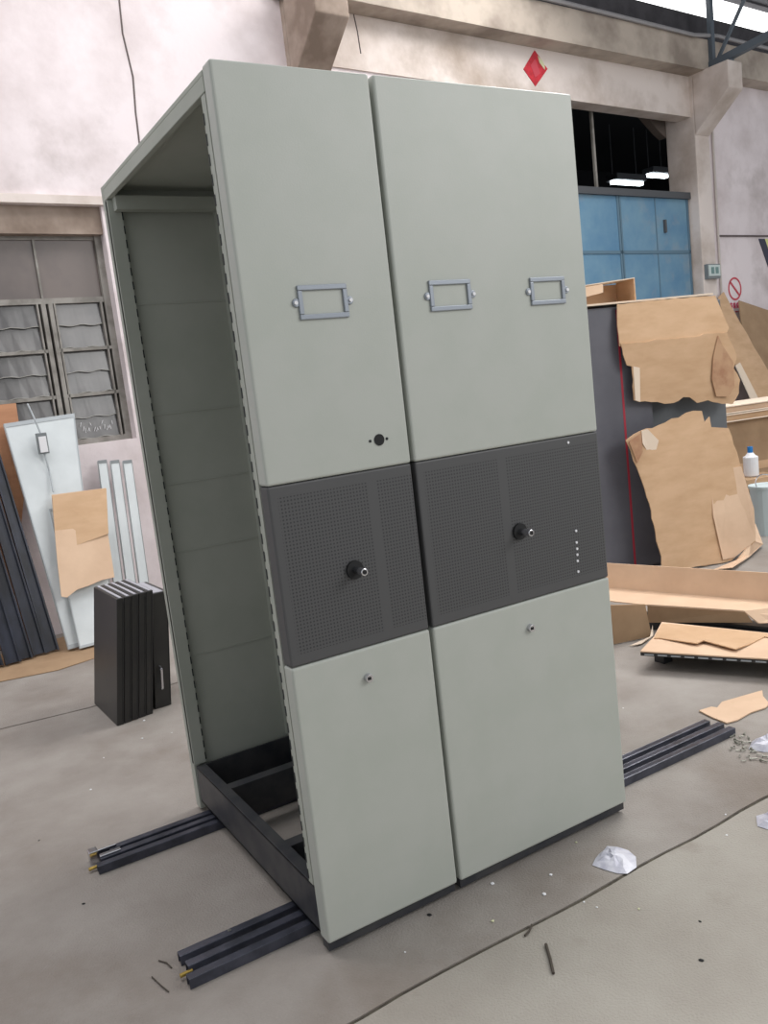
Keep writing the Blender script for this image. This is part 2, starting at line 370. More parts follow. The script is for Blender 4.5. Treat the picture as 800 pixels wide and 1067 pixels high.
# ================================================================== SHELVING UNITS
W1, W2, D, H = .434, .699, 1.122, 2.30
def holder(parent, x0, x1, z0, z1):
    t = MB(); b = .013; y = -.006
    t.box(x0,x1,y,0.001,z0,z0+b); t.box(x0,x1,y,0.001,z1-b,z1); t.box(x0,x0+b,y,0.001,z0+b,z1-b); t.box(x1-b,x1,y,0.001,z0+b,z1-b)
    zc = (z0+z1)/2
    for xx in (x0-.006, x1+.006): t.cyl((xx,.001,zc),(xx,-.004,zc),.011,14)
    o = t.build('label_holder', 'holder', parent, bevel=.002)
    for xx in (x0-.008, x1+.008): MB().cyl((xx,-.003,zc),(xx,-.008,zc),.005,10).build('rivet', 'white', o)
def lock(parent, x, z, r=.0125):
    o = MB().cyl((x,.001,z),(x,-.012,z),r,18,r*.9).build('lock', 'chrome', parent, bevel=.001)
    MB().box(x-.006,x+.004,-.0135,-.0115,z-.004,z+.004).build('keyhole', 'hole', o)
def shaft(parent, x, z):
    o = MB().cyl((x,.001,z),(x,-.006,z),.025,24).build('drive_bushing', 'hole', parent)
    MB().cyl((x,-.005,z),(x,-.055,z),.0105,16).build('drive_shaft', 'chrome', o, bevel=.002)
    MB().cyl((x,-.053,z),(x,-.0565,z),.006,12).build('shaft_socket', 'hole', o)
def unit(x0, x1, label, name='mobile_shelving_unit'):
    t = thing(name, label, 'shelving unit', 'mobile shelving units on the floor tracks', loc=(x0,0,0))
    W = x1-x0; zt, zb = 1.291, .818
    def bx(nm, m, *bs, bevel=0, parent=t):
        mb = MB()
        for b in bs: mb.box(*b)
        return mb.build(nm, m, parent, bevel)
    mb = MB(); mb.box(0,W,0,.052,zt+.001,H); mb.build('upper_panel','paint',t,bevel=.007,segs=3)
    mb = MB(); mb.box(.001,W-.001,.0015,.052,zb+.0015,zt-.0005); mb.build('perforated_panel', 'perf', t, bevel=.005)
    mb = MB(); mb.box(0,W,0,.052,.04,zb); mb.build('lower_panel','paint',t,bevel=.007,segs=3)
    # near posts, far end panel, top, posts with slots
    for s0 in (0, W-.045):
        bx('post', 'paint_in', (s0,s0+.045,.053,.080,.19,2.24))
    bx('far_end_panel', 'paint_in', (0,W,D-.03,D,.012,2.293), (0,.02,D-.048,D-.03,.012,2.24), *[(.048,W-.048,D-.033,D-.0295,z-.003,z+.003) for z in (1.89,1.50,1.245,.992,.595)], bevel=.001)
    for s0 in (0, W-.045):
        bx('post', 'paint_in', (s0,s0+.045,D-.056,D-.031,.19,2.24))
    sl = []
    z = .2
    while z < 2.2:
        sl.append((.0435,.0475,D-.0575,D-.05,z,z+.027)); z += .047
    bx('slot_row', 'slot', *sl)
    z = .2; sl = []
    while z < 2.2:
        sl.append((-.0012,.004,.0745,.0805,z,z+.027)); z += .047
    bx('slot_row', 'slot', *sl)
    bx('top_panel', 'paint_in', (0,W,.053,D-.03,2.28,2.293), bevel=.002)
    for s0 in (0, W-.018): bx('top_rail', 'paint_in', (s0,s0+.018,.053,D-.031,2.243,2.28), bevel=.002)
    bx('top_cross_rail', 'paint_in', (.018,W-.018,D-.10,D-.058,2.2,2.245))
    # base
    bx('base_frame', 'base', (.004,.012,.056,D-.058,.045,.185), (.004,.04,.056,D-.058,.178,.186), (.004,.04,.056,D-.058,.045,.052),
       (W-.04,W-.004,.056,D-.058,.178,.186), (W-.012,W-.004,.056,D-.058,.045,.178),
       (.04,W-.04,.056,.064,.045,.186), (.04,W-.04,D-.066,D-.058,.045,.186), (.04,W-.04,.30,.345,.06,.18), (.04,W-.04,.80,.845,.06,.18), bevel=.001)
    bx('kick_plate', 'base', (.004,W-.004,.012,.05,.012,.040))
    for yy in (.20, .945):
        for xx in (.075, W-.075):
            MB().cyl((xx,yy-.012,.079),(xx,yy+.012,.079),.046,22).build('wheel', 'black', t, bevel=.002)
    return t
u1 = unit(0, W1-.004, 'narrow grey-green shelving unit with one label frame, open left side, on tracks')
for (x0,x1,z0,z1) in ((.149,.290,1.692,1.777),): holder(u1, x0, x1, z0, z1)
MB().cyl((.337,.002,1.367),(.337,-.002,1.367),.0155,20).build('lock_hole', 'hole', u1)
for dx in (-.028,.024): MB().cyl((.337+dx,.002,1.367),(.337+dx,-.0015,1.367),.004,10).build('screw_hole', 'slot', u1)
shaft(u1, .216, 1.036); lock(u1, .216, .736)
u2 = unit(W1+.008, W1+W2, 'wide grey-green shelving unit with two label frames, right of the narrow one')
ox = W1+.008
holder(u2, .546-ox, .687-ox, 1.692, 1.775); holder(u2, .905-ox, 1.040-ox, 1.691, 1.771)
shaft(u2, .783-ox, 1.034); lock(u2, .789-ox, .734)
for (x, z) in ((1.008,.994),(1.006,.957),(1.006,.937),(1.005,.918),(1.004,.898),(1.003,.864),(1.006,1.272)):
    MB().cyl((x-ox,.002,z),(x-ox,-.001,z),.0042,8).build('indicator_dot', 'white', u2)
MB().box(W2-.012-.008,W2-.008-.004,.053,D-.03,.19,2.24).build('light_block_panel', 'paint_in', u2)  # unseen panel added to block light and darken the interior

# ------------------------------------------------------------------ floor tracks
def track(name, label, ys, xl, xr, clip=False):
    t = thing(name, label, 'floor track', 'floor tracks under the shelving units', loc=(0,(ys[0]+ys[-1])/2,0))
    y0 = t.location.y
    for i, y in enumerate(ys):
        mb = MB(); x0, x1 = xl[i], xr[i]; h = .030
        mb.box(x0,x1,y-y0-.014,y-y0-.011,0,h); mb.box(x0,x1,y-y0+.011,y-y0+.014,0,h); mb.box(x0,x1,y-y0-.011,y-y0+.011,h-.004,h)
        mb.build('rail', 'rail', t, bevel=.0015)
    for xt in (-.31,.45,1.1,1.75): MB().box(xt,xt+.04,ys[0]-y0,ys[-1]-y0,.001,.006).build('rail_tie', 'black', t)
    return t, y0
t, y0 = track('floor_track', 'near black steel floor track of three rails under cabinet front', (.145,.20,.255), (-.35,-.335,-.34), (1.875,1.88,1.865))
MB().cyl((-.19,.255-y0,.029),(-.19,.255-y0,.034),.006,10).build('bolt', 'chrome', t)
MB().cyl((-.36,.185-y0,.014),(-.325,.185-y0,.014),.006,10).build('bolt', 'brass', t)
t, y0 = track('floor_track', 'far black steel floor track ending in a bright clip, left of the cabinets', (.905,.95,.995), (-.42,-.40,-.36), (1.88,1.88,1.87))
MB().box(-.43,-.40,.975-y0,1.01-y0,.0,.045).box(-.40,-.33,.945-y0,.965-y0,.0305,.036).box(-.40,-.335,.985-y0,.99-y0,.0,.04).build('end_clip', 'chrome', t, bevel=.002)
MB().cyl((-.445,.93-y0,.012),(-.40,.93-y0,.012),.006,10).build('bolt', 'brass', t)

# ================================================================== SHEETS
def sheet(pts, thick, name, m, parent=None, bend=0, clampz=.004):
    P = [Vector(p) for p in pts]
    for p in P: p.z = max(p.z, clampz)
    n = Vector((0,0,0))
    for i in range(len(P)):
        a, b = P[i], P[(i+1)%len(P)]
        n += Vector(((a.y-b.y)*(a.z+b.z), (a.z-b.z)*(a.x+b.x), (a.x-b.x)*(a.y+b.y)))
    n.normalize()
    if n.dot(Vector((-.8,-1.95,1.5))-P[0]) > 0: n = -n      # thickness goes away from the seen face
    return MB().prism(P, n*thick).build(name, m, parent)
def wave_edge(pts, amp, step=.03, seed=1, skip=()):
    r = random.Random(seed); out = []
    n = len(pts)
    for i in range(n):
        a = Vector(pts[i]); b = Vector(pts[(i+1)%n]); out.append(a)
        if i in skip: continue
        d = b-a; k = max(1, int(d.length/step))
        for j in range(1, k):
            p = a+d*j/k; side = Vector((-d.y, d.x, 0)).normalized() if abs(d.z) < .3*d.length and abs(a.z-b.z)<1e-3 and a.z<.2 else Vector((0,0,1)) if abs(d.z)<d.length*.7 else Vector((1,0,0))
            out.append(p+side*r.uniform(-amp, amp))
    return [tuple(p) for p in out]

# ---- left group against the wall
o = sheet([(-.38,3.612,0),(-.30,4.3,0),(.316,4.436,0),(.629,4.22,0),(.473,3.64,0),(.132,3.601,0),(-.097,3.542,0),(-.316,3.588,0),(-.423,3.611,0),(-.58,3.666,0),(-.7,4.3,0)][1:], .004, 'cardboard_mat', 'card3', clampz=.006)
tag(o, 'flat brown cardboard lying on floor under the leaning panels at left', 'cardboard')
bars = [[(-.536,4.493,1.347),(-.467,4.497,1.343),(-.362,4.044,.007),(-.443,4.039,.011)],
 [(-.442,4.473,1.36),(-.362,4.477,1.355),(-.255,4.041,.005),(-.35,4.036,.012)],
 [(-.357,4.478,1.374),(-.286,4.483,1.371),(-.179,4.063,.007),(-.264,4.057,.011)],
 [(-.267,4.505,1.395),(-.195,4.51,1.391),(-.087,4.105,.007),(-.173,4.099,.011)],
 [(-.183,4.48,1.403),(-.115,4.485,1.401),(-.006,4.098,.008),(-.088,4.092,.01)]]
bl = ['leftmost of the blue-black steel channels leaning on left wall', 'second blue-black steel channel from the left edge, leaning on wall',
      'middle one of the five blue-black steel channels leaning on wall', 'fourth blue-black steel channel from the left edge, leaning on wall',
      'blue-black steel channel leaning on wall, next to the big pale panel']
for i, b in enumerate(bars):
    b = [(x, y-.10-.012*(i%2), max(z,.022)) for x,y,z in b]
    t = thing('steel_channel', bl[i], 'steel channel', 'blue-black steel channels leaning at left', loc=((b[2][0]+b[3][0])/2, b[3][1], 0))
    o = sheet(b, .03, 'web', 'blueblack'); o.location = -Vector(t.location); o.parent = t
    A = [Vector(p) for p in b]; wdt = (A[1]-A[0])
    for s in (0,1):
        q0 = A[0]+wdt*(0 if s==0 else .86); q1 = A[3]+(A[2]-A[3])*(0 if s==0 else .86)
        o = MB().prism([q0, q0+wdt*.14, q1+(A[2]-A[3])*.14, q1], (0,-.02,0)).build('flange', 'blueblack'); o.location = -Vector(t.location); o.parent = t
def panel(pts, th, name, label, m, edge, group, cat='panel'):
    P = [Vector(p) for p in pts]; c = (P[2]+P[3])/2; c.z = 0
    t = thing(name, label, cat, group, loc=c)
    o = sheet(pts, th, 'face', m); o.location = -c; o.parent = t
    # turned rim
    mb = MB(); n = (P[1]-P[0]).cross(P[3]-P[0]).normalized()
    if n.dot(Vector((-.8,-1.95,1.5))-P[0]) < 0: n = -n
    cc = (P[0]+P[1]+P[2]+P[3])/4
    for i in range(4):
        a, b = P[i], P[(i+1)%4]; a2 = a+(cc-a)*.035; b2 = b+(cc-b)*.035
        for p in (a,b,a2,b2): p.z = max(p.z,.008)
        mb.prism([a,b,b2,a2], n*.004)
    o = mb.build('rim', edge); o.location = -c; o.parent = t
    return t
panel([(-.052,4.40,1.56),(.43,4.445,1.58),(.261,3.935,.022),(.042,3.918,.022)], .03, 'steel_sheet', 'large pale grey steel panel leaning on left wall below window', 'palepanel', 'palepanel_edge', 'pale grey panels leaning at left')
t = panel([(.116,4.21,.948),(.477,4.24,.954),(.345,3.885,.022),(.105,3.866,.022)], .02, 'steel_sheet', 'smaller pale grey panel leaning in front, half behind torn cardboard', 'palepanel', 'palepanel_edge', 'pale grey panels leaning at left')
cl = [(.143,4.242,1.045),(.512,4.266,1.033),(.452,4.151,.731),(.425,4.039,.431),(.338,4.032,.431),(.242,4.018,.413),(.162,4.009,.405),(.09,3.991,.37),(.056,3.993,.384),(.08,4.075,.601)]
cl = [(x, y-.065, z) for x,y,z in cl]
t = thing('torn_cardboard', 'torn square of brown cardboard hanging over smaller pale panel at left', 'cardboard', loc=(.25,3.95,0))
for nm, pts, dy in (('cardboard_sheet', cl, 0), ('folded_flap', [(.143,4.232,1.04),(.512,4.256,1.03),(.452,4.141,.725),(.09,4.115,.665)], -.012)):
    o = sheet([(x, y+dy-(.06 if dy else 0), z) for x,y,z in pts], .006, nm, 'card2' if not dy else 'card'); o.location = (-.25,-3.95,0); o.parent = t
st = [[(.542,4.486,1.22),(.606,4.491,1.218),(.505,4.177,.004),(.437,4.175,.005)],
 [(.632,4.49,1.207),(.696,4.495,1.205),(.597,4.184,.004),(.528,4.181,.005)],
 [(.723,4.494,1.194),(.789,4.499,1.192),(.691,4.191,.004),(.621,4.188,.005)]]
for i, s in enumerate(st):
    panel([(x,y-.03,max(z,.012)) for x,y,z in s], .03, 'narrow_steel_sheet', ['narrow pale strip panel leaning on wall, nearest the torn cardboard','narrow pale strip panel leaning on wall, middle of three','narrow pale strip panel leaning on wall, nearest the cabinet'][i], 'palepanel', 'greyplastic', 'narrow pale panels behind the black slabs')
o = sheet([(-.6,4.425,1.69),(.06,4.475,1.695),(.045,4.463,1.2),(-.27,4.43,.012),(-.6,4.40,.012)], .012, 'orange_brown_board', 'card_orange')
# far left board, leaned onto the window
o.data.transform(Matrix.Translation((0,0,0)))
tag(o, 'orange-brown board leaning upright at far left edge before window', 'board')
# socket box with rod
t = thing('socket_box', 'small white socket box on a thin rod hanging over pale panel top', 'socket box', loc=(.16,4.318,1.4))
MB().box(-.035,.035,-.035,.0,-.075,.07).build('box_body', 'greyplastic', t, bevel=.004)
MB().box(-.024,.026,-.040,-.034,-.065,.045).build('face_plate', 'white', t, bevel=.002)
MB().tube([(0,-.02,.06),(-.02,-.01,.16),(-.045,.03,.28)], .006).build('rod', 'palepanel_edge', t)
MB().tube([(.0,-.02,-.07),(.012,-.03,-.2),(.005,-.09,-.34)], .006).build('cable', 'palepanel_edge', t)

# ---- black slabs
sl = ['outermost black slab at the left end of the upright stack','second black slab from the left in the upright stack','middle black slab of the upright stack of five','fourth black slab from the left in the upright stack','rightmost black slab of the five standing tight together']
lean = .098/.63
def slab(x, y, wd, dp, h, label, k, ln=lean):
    t = thing('black_slab', label, 'slab', 'black steel slabs standing behind the cabinet', loc=(x,y,0), rz=math.radians(2))
    g = .003
    c = [(0,0,.001),(wd-g,0,.001),(wd-g,dp,.001),(0,dp,.001)]
    MB().hexa(c+[(px+ln*h,py,h) for px,py,_ in c]).build('slab_body', 'slab', t, bevel=.003)
    a = ln*h
    MB().hexa([(a+.014,.01,h),(a+wd*.72,.01,h),(a+wd*.72,dp-.01,h),(a+.014,dp-.01,h),(a+.014,.01,h+.003),(a+wd*.72,.01,h+.003),(a+wd*.72,dp-.01,h+.003),(a+.014,dp-.01,h+.003)]).build('top_sheen', 'slab_sheen', t)  # pale strip paints the sky reflection on the slab top
    MB().hexa([(wd-g-.006,-.0015,.02),(wd-g-.001,-.0015,.02),(wd-g-.001,.002,.02),(wd-g-.006,.002,.02)]+[(wd-g-.006+ln*(h-.03),-.0015,h-.02),(wd-g-.001+ln*(h-.03),-.0015,h-.02),(wd-g-.001+ln*(h-.03),.002,h-.02),(wd-g-.006+ln*(h-.03),.002,h-.02)]).build('edge_seam', 'hole', t)
    return t
for k in range(5):
    slab(-.036+k*.0385, 2.252+k*.0075, .0385, .45, .63, sl[k], k)
t = slab(.180, 2.335, .09, .36, .60, 'single black slab with bright handle, between stack and cabinet', 6, .12)
MB().tube([(.045,-.002,.10),(.045,-.03,.11),(.055,-.03,.21),(.055,-.002,.22)], .007).build('handle', 'chrome', t)

# ================================================================== RIGHT GROUP
def slab_cab(A, wd, h, dp, label, m, red=None):
    t = thing('steel_cabinet', label, 'steel cabinet', 'slate grey cabinets wrapped in cardboard', loc=(A[0],A[1],0), rz=math.radians(-12))
    MB().box(0,wd,.012,dp,.002,h).build('body', m, t, bevel=.004)
    MB().box(.012,wd-.012,0,.012,.02,h-.012).build('door', m, t, bevel=.003)
    if red: MB().box(red,red+.016,-.0015,0,.02,h-.02).build('red_tape', 'red', t)
    return t
slab_cab((3.30,2.411), .66, 1.875, .30, 'slate grey steel cabinet with vertical red stripe, right of the green units', 'slate', .405)
slab_cab((3.99,2.345), .68, 1.865, .28, 'darker slate cabinet behind the torn cardboard, right of the striped one', 'slate_dark')

c1a = [(3.679,2.291,1.887),(4.04,2.214,1.892),(4.481,2.12,1.885),(4.516,2.113,1.787),(4.564,2.102,1.647),(4.528,2.11,1.602),(4.018,2.218,1.595),(3.654,2.296,1.603),(3.658,2.295,1.74)]
c1b = [(3.654,2.296,1.603),(4.018,2.218,1.595),(4.528,2.11,1.602),(4.61,2.093,1.443),(4.578,2.099,1.356),(4.632,2.088,1.267),(4.617,2.091,1.17),(4.561,2.103,1.099),(4.47,2.122,1.11),(4.348,2.148,1.152),(4.256,2.168,1.142),(4.195,2.181,1.19),(4.139,2.193,1.197),(4.056,2.21,1.165),(3.984,2.226,1.167),(3.875,2.249,1.193),(3.775,2.27,1.205),(3.737,2.278,1.222),(3.734,2.279,1.456),(3.696,2.287,1.467),(3.672,2.292,1.542)]
def tilt(pts, z0, k):  # swing the sheet out around height z0
    return [(x-.2*k*(z0-z), y-k*(z0-z), z) for x,y,z in pts]
t = thing('torn_cardboard', 'large creased cardboard sheet draped over top of the slate cabinets', 'cardboard', loc=(4.1,2.2,0))
off = (-4.1,-2.2,0)
def ch(o, t): o.location = -Vector(t.location); o.parent = t; return o
ch(sheet(wave_edge(tilt(c1a,1.89,.10), .004, .05, 3), .008, 'upper_flap', 'card'), t)
ch(sheet(wave_edge([(x-.005,y-.036,z) for x,y,z in tilt([(a,b,c+(.018 if c>1.59 else 0)) for a,b,c in c1b],1.60,-.03)], .008, .04, 4), .008, 'hanging_sheet', 'card'), t)
ch(sheet([(x,y-.03,z) for x,y,z in [(4.44,2.113,1.60),(4.48,2.105,1.52),(4.56,2.09,1.40),(4.56,2.09,1.22),(4.50,2.10,1.16),(4.40,2.125,1.17),(4.37,2.13,1.30),(4.39,2.125,1.45)]], .004, 'dark_red_stain', 'card_stain'), t)
ch(sheet([(x,y-.035,z) for x,y,z in [(3.737,2.278,1.22),(3.775,2.27,1.205),(3.79,2.268,1.44),(3.74,2.278,1.455)]], .006, 'pale_folded_edge', 'card_edge'), t)
# top sheet lying over the cabinets
top = [(3.36,2.38),(4.46,2.12),(4.56,2.5),(3.48,2.72)]
o = MB().prism([(x,y,1.893) for x,y in top], (0,0,.012)).build('flat_cardboard', 'card_edge')
tag(o, 'thin pale cardboard sheet lying flat on top of the slate cabinets', 'cardboard')
# small open carton on top
t = thing('open_carton_tray', 'small open cardboard tray on top of striped slate cabinet', 'carton', loc=(3.50,2.42,1.906), rz=math.radians(-12))
MB().box(0,.42,.0,.22,.0,.006).build('tray_base', 'card', t)
MB().box(0,.42,.216,.22,.006,.145).build('back_wall', 'card', t)
MB().box(.412,.42,0,.216,.006,.155).build('end_wall', 'card', t)
MB().hexa([(-.03,-.01,.05),(.15,-.01,.075),(.15,-.005,.075),(-.03,-.005,.05),(-.03,.0,.12),(.16,.0,.135),(.16,.006,.135),(-.03,.006,.12)]).build('front_flap', 'card2', t)
MB().hexa([(0,.0,.130),(.42,.0,.155),(.42,.22,.155),(0,.22,.130),(0,.0,.136),(.42,.0,.161),(.42,.22,.161),(0,.22,.136)]).build('top_flap', 'card_edge', t)
# lower leaning torn cardboard
c2 = [(3.548,2.179,.963),(3.671,2.159,1.013),(3.772,2.138,1.02),(3.936,2.108,1.067),(4.116,2.073,1.099),(4.186,2.057,1.09),(4.196,2.047,1.007),(4.243,2.04,1.042),(4.245,2.032,.967),(4.388,1.999,.942),(4.436,1.962,.7),(4.498,1.911,.342),(4.473,1.891,.108),(4.242,1.921,.01),(4.129,1.947,.008),(4.03,1.972,.008),(3.686,2.052,.02),(3.669,2.083,.305),(3.638,2.123,.612),(3.583,2.156,.819)]
t = thing('torn_cardboard', 'tall torn brown cardboard leaning against lower part of slate cabinets', 'cardboard', loc=(4.0,2.0,0))
ch(sheet(wave_edge([(x,y,z) for x,y,z in c2], .012, .05, 6), .008, 'leaning_sheet', 'card'), t)
ch(sheet([(x,y-.012,z) for x,y,z in [(3.671,2.159,1.013),(3.718,2.149,1.02),(3.80,2.13,.93),(3.77,2.135,.86),(3.70,2.15,.875),(3.664,2.151,.928)]], .004, 'curled_corner', 'card_edge'), t)
ch(sheet([(x,y-.014,z) for x,y,z in [(4.20,2.045,.70),(4.33,2.0,.66),(4.436,1.962,.66),(4.49,1.915,.342),(4.465,1.895,.12),(4.26,1.925,.03),(4.16,1.945,.03),(4.14,1.99,.35)]], .005, 'right_fold', 'card2'), t)
ch(sheet([(x,y-.016,z) for x,y,z in [(3.56,2.178,.955),(3.66,2.16,1.0),(3.655,2.15,.87),(3.60,2.155,.80)]], .004, 'stained_corner', 'card_stain'), t)
ch(sheet([(3.96,1.86,.01),(4.01,1.74,.03),(4.35,1.86,.02),(4.711,2.001,.03),(4.80,2.12,.16),(4.62,2.06,.18),(4.45,1.90,.12),(4.24,1.88,.02)], .006, 'bottom_flap', 'card2'), t)
# leaning planks of card and brown board by the wall
def ext(pts): return pts
c3 = [(8.384,5.073,2.149),(8.517,5.101,2.207),(8.648,4.988,1.807),(8.906,4.814,1.173),(9.42,4.45,.02),(8.93,4.42,.02),(8.397,4.685,.881),(8.255,4.82,1.359),(8.258,4.923,1.694)]
c3 = [(8.384,5.073,2.149),(8.517,5.101,2.207),(8.648,4.988,1.807),(8.906,4.814,1.173),(9.38,4.46,.01),(8.72,4.42,.01),(8.397,4.685,.881),(8.255,4.82,1.359),(8.258,4.923,1.694)]
o = sheet(wave_edge(c3, .01, .15, 8), .015, 'leaning_card_plank', 'card'); tag(o, 'long slanting cardboard strip leaning on right wall beside the big sheet', 'cardboard')
c3b = [(8.179,4.78,1.293),(8.275,4.79,1.321),(8.403,4.669,.892),(8.60,4.40,.01),(8.46,4.39,.01),(8.254,4.655,.884)]
o = sheet([(x-.02,y-.06,z) for x,y,z in c3b], .012, 'narrow_card_strip', 'card_edge'); tag(o, 'narrow pale card strip leaning under the slanting cardboard strip', 'cardboard')
c4 = [(8.811,5.105,2.088),(10.49,5.153,1.666),(9.9,4.70,.01),(8.35,4.63,.01)]
t = thing('brown_board', 'wide brown board leaning on right wall below the round red sign', 'board', loc=(9.3,4.65,0))
ch(sheet(c4, .015, 'board_sheet', 'card3'), t)
ch(sheet([(9.40,5.10,1.90),(9.46,5.10,1.885),(9.10,4.65,.03),(9.04,4.65,.03)], .004, 'crease_strip', 'card_edge'), t)
# carton stack behind the torn sheet
t = thing('cardboard_carton', 'brown carton box on the floor behind the leaning torn cardboard', 'carton', loc=(5.30,2.86,0), rz=math.radians(-12))
MB().box(0,1.3,.0,.5,.002,.875).build('carton_body', 'card3', t, bevel=.006)
MB().box(0,1.3,-.002,.0,.43,.50).build('tape', 'card', t)
for i, (z, lb, m) in enumerate(((.880,'lower flat folded carton lying on the brown carton box','card'),(.952,'upper flat folded carton lying on the brown carton box','card2'))):
    t = thing('folded_carton', lb, 'carton', 'flat folded cartons on the carton box', loc=(5.28,2.80-.0*i,z), rz=math.radians(-12))
    MB().box(0,1.35,.0,.45,.0,.010).build('bottom_layer', 'card_edge', t, bevel=.002)
    mb = MB(); mb.box(.01,1.34,.012,.44,.010,.056).build('middle_layer', m, t, bevel=.01)
    MB().hexa([(0,-.004,.056),(1.35,-.004,.056),(1.35,.45,.06),(0,.45,.06),(0,-.004,.066),(1.35,-.004,.068),(1.35,.45,.070),(0,.45,.068)]).build('top_layer', 'card_edge', t, bevel=.002)
t = thing('cardboard_carton', 'low carton in front of the brown carton box, under the blue-capped jug', 'carton', loc=(5.22,2.50,0), rz=math.radians(-12))
MB().box(0,.40,.0,.25,.002,.42).build('carton_body', 'card3', t, bevel=.006)
MB().box(0,.40,-.012,.0,.33,.42).build('side_flap', 'card', t)
t = thing('plastic_jug', 'small white jug with bright blue cap before the brown carton', 'jug', loc=(5.41,2.58,.422))
MB().cyl((0,0,0),(0,0,.17),.06,20).build('jug_body', 'white', t, bevel=.01)
MB().cyl((0,0,.17),(0,0,.20),.045,20,.022).build('jug_shoulder', 'white', t)
MB().cyl((0,0,.20),(0,0,.25),.022,16).build('cap', 'blue', t)
mb = MB().cyl((0,0,0),(0,0,.38),.11,20,.13).cyl((0,0,.38),(0,0,.40),.14,20)
t = thing('pale_bucket', 'pale blue-white plastic bucket on floor beside the torn cardboard', 'bucket', loc=(5.17,2.27,0))
mb.build('bucket_body', 'pale_sheet', t)
MB().tube([(.13*math.cos(a),.13*math.sin(a)*.3,.40+.08*math.sin(a)) for a in [pi*i/10 for i in range(11)]], .004).build('bucket_handle', 'chrome', t)

# floor tray (long cardboard folded)
t = thing('cardboard_tray', 'long folded cardboard tray lying open on floor right of cabinets', 'cardboard', loc=(2.85,1.2,0))
d = Vector((.254,-.877,0)).normalized()
B0 = Vector((2.804,1.681,.16)); B0 = B0-d*.3; B1 = Vector((3.12,.64,.16))
F0 = Vector((2.61,1.478,.16))-d*.25; Fm = Vector((2.66,1.269,.16)); F1 = Vector((2.851,.798,.16))
ch(MB().prism([B0,B1,B1+Vector((.02,.006,.149)),B0+Vector((.02,.006,.149))], Vector((.006,.002,0))).build('back_wall','card2'), t)
ch(MB().prism([B0,B1,F1,Fm,F0], (0,0,-.006)).build('tray_floor','card2'), t)
G0 = Vector((2.676,1.285,.05)); G1 = Vector((2.868,.764,.10))
ch(MB().prism([Fm,F1,G1,G0], (.005,.002,0)).build('front_wall','card3'), t)  # browner card than the other walls, its shade put into the colour
ch(MB().prism([F1,B1,Vector((3.10,.56,.09)),G1+Vector((.01,-.03,0))], (0,.004,-.005)).build('end_flap','card2'), t)
ch(MB().prism([(2.95,1.15,.0),(3.0,1.0,.0),(3.02,1.0,.152),(2.97,1.15,.152)], (.2,.06,0)).build('inner_support','card3'), t)
# upright flap, its shade put into the darker card colour
t = thing('upright_card_flap', 'upright carton piece with shade painted in dark brown, standing beside the wide cabinet lower right', 'carton', loc=(2.5,1.23,0))
ch(MB().prism([(2.30,1.286,.005),(2.605,1.201,.005),(2.58,1.208,.19),(2.30,1.286,.235)], (.003,.012,0)).build('carton_side','card3'), t)
ch(sheet([(2.40,1.17,.012),(2.56,1.175,.012),(2.66,1.24,.05),(2.605,1.19,.015),(2.47,1.15,.010)], .004, 'floor_flap', 'card_edge'), t)
t = thing('dark_fill_bar', 'black steel bar added as dark fill under the long cardboard tray', 'steel bar', loc=(2.9,1.1,0))
ch(MB().prism([(2.62,1.52,.003),(2.80,1.56,.003),(3.10,.72,.003),(2.93,.66,.003)], (0,0,.045)).build('bar_body','black', bevel=.004), t)  # dark fill added to deepen the shade under the tray
ch(MB().prism([(2.66,1.50,.048),(2.70,1.51,.048),(2.98,.70,.048),(2.94,.69,.048)], (0,0,.02)).build('bar_rib','black'), t)
# lower sheet on black steel tray
t = thing('black_steel_tray', 'flat black slotted steel tray raised off the floor under cardboard', 'steel tray', loc=(2.5,.7,0))
c8 = [(2.177,.884),(2.384,.984),(2.638,1.15),(2.762,.602),(2.842,.309),(2.80,.10),(2.56,-.02),(2.449,.384)]
c8 = [(2.177,.884),(2.384,.984),(2.60,1.12),(2.762,.602),(2.86,.20),(2.60,.02),(2.449,.384)]
ch(MB().prism([(x,y,.080) for x,y in c8], (0,0,.016)).build('tray_deck','black'), t)
e0, e1 = Vector((2.185,.878,.05)), Vector((2.60,.02,.05))
e1 = Vector((2.449,.384,.05)); ed = (e1-e0)
mb = MB()
k = 0
for i in range(9):
    a = e0+ed*(i/9+.02); b = e0+ed*((i+1)/9-.012); mb.prism([a+Vector((-.002,0,.034)), b+Vector((-.002,0,.034)), b+Vector((-.002,0,.040)), a+Vector((-.002,0,.040))], (-.003,-.001,0))
ch(mb.build('slot_row','palepanel_edge'), t)
for q in ((2.35,.90),(2.55,.35),(2.66,.9)):
    ch(MB().box(q[0]-.03,q[0]+.03,q[1]-.03,q[1]+.03,.001,.080).build('foot','black'), t)
o = MB().prism([(x,y,.097) for x,y in c8], (0,0,.006)).build('cardboard_sheet','card2'); tag(o, 'flat pale cardboard sheet lying on the black slotted steel tray', 'cardboard')
c8b = [(2.357,.958,.0),(2.57,1.09,.0),(2.72,.66,.0),(2.80,.327,0),(2.714,.322,0),(2.69,.571,0),(2.564,.554,0),(2.431,.54,0),(2.444,.727,0),(2.391,.723,0),(2.374,.937,0)]
o = MB().prism([(x,y,.104+.012*(i in (7,8,9))) for i,(x,y,_) in enumerate(c8b)], (0,0,.005)).build('torn_cardboard_layer','card'); tag(o, 'torn upper cardboard layer with ragged edge on the flat pale sheet', 'cardboard')
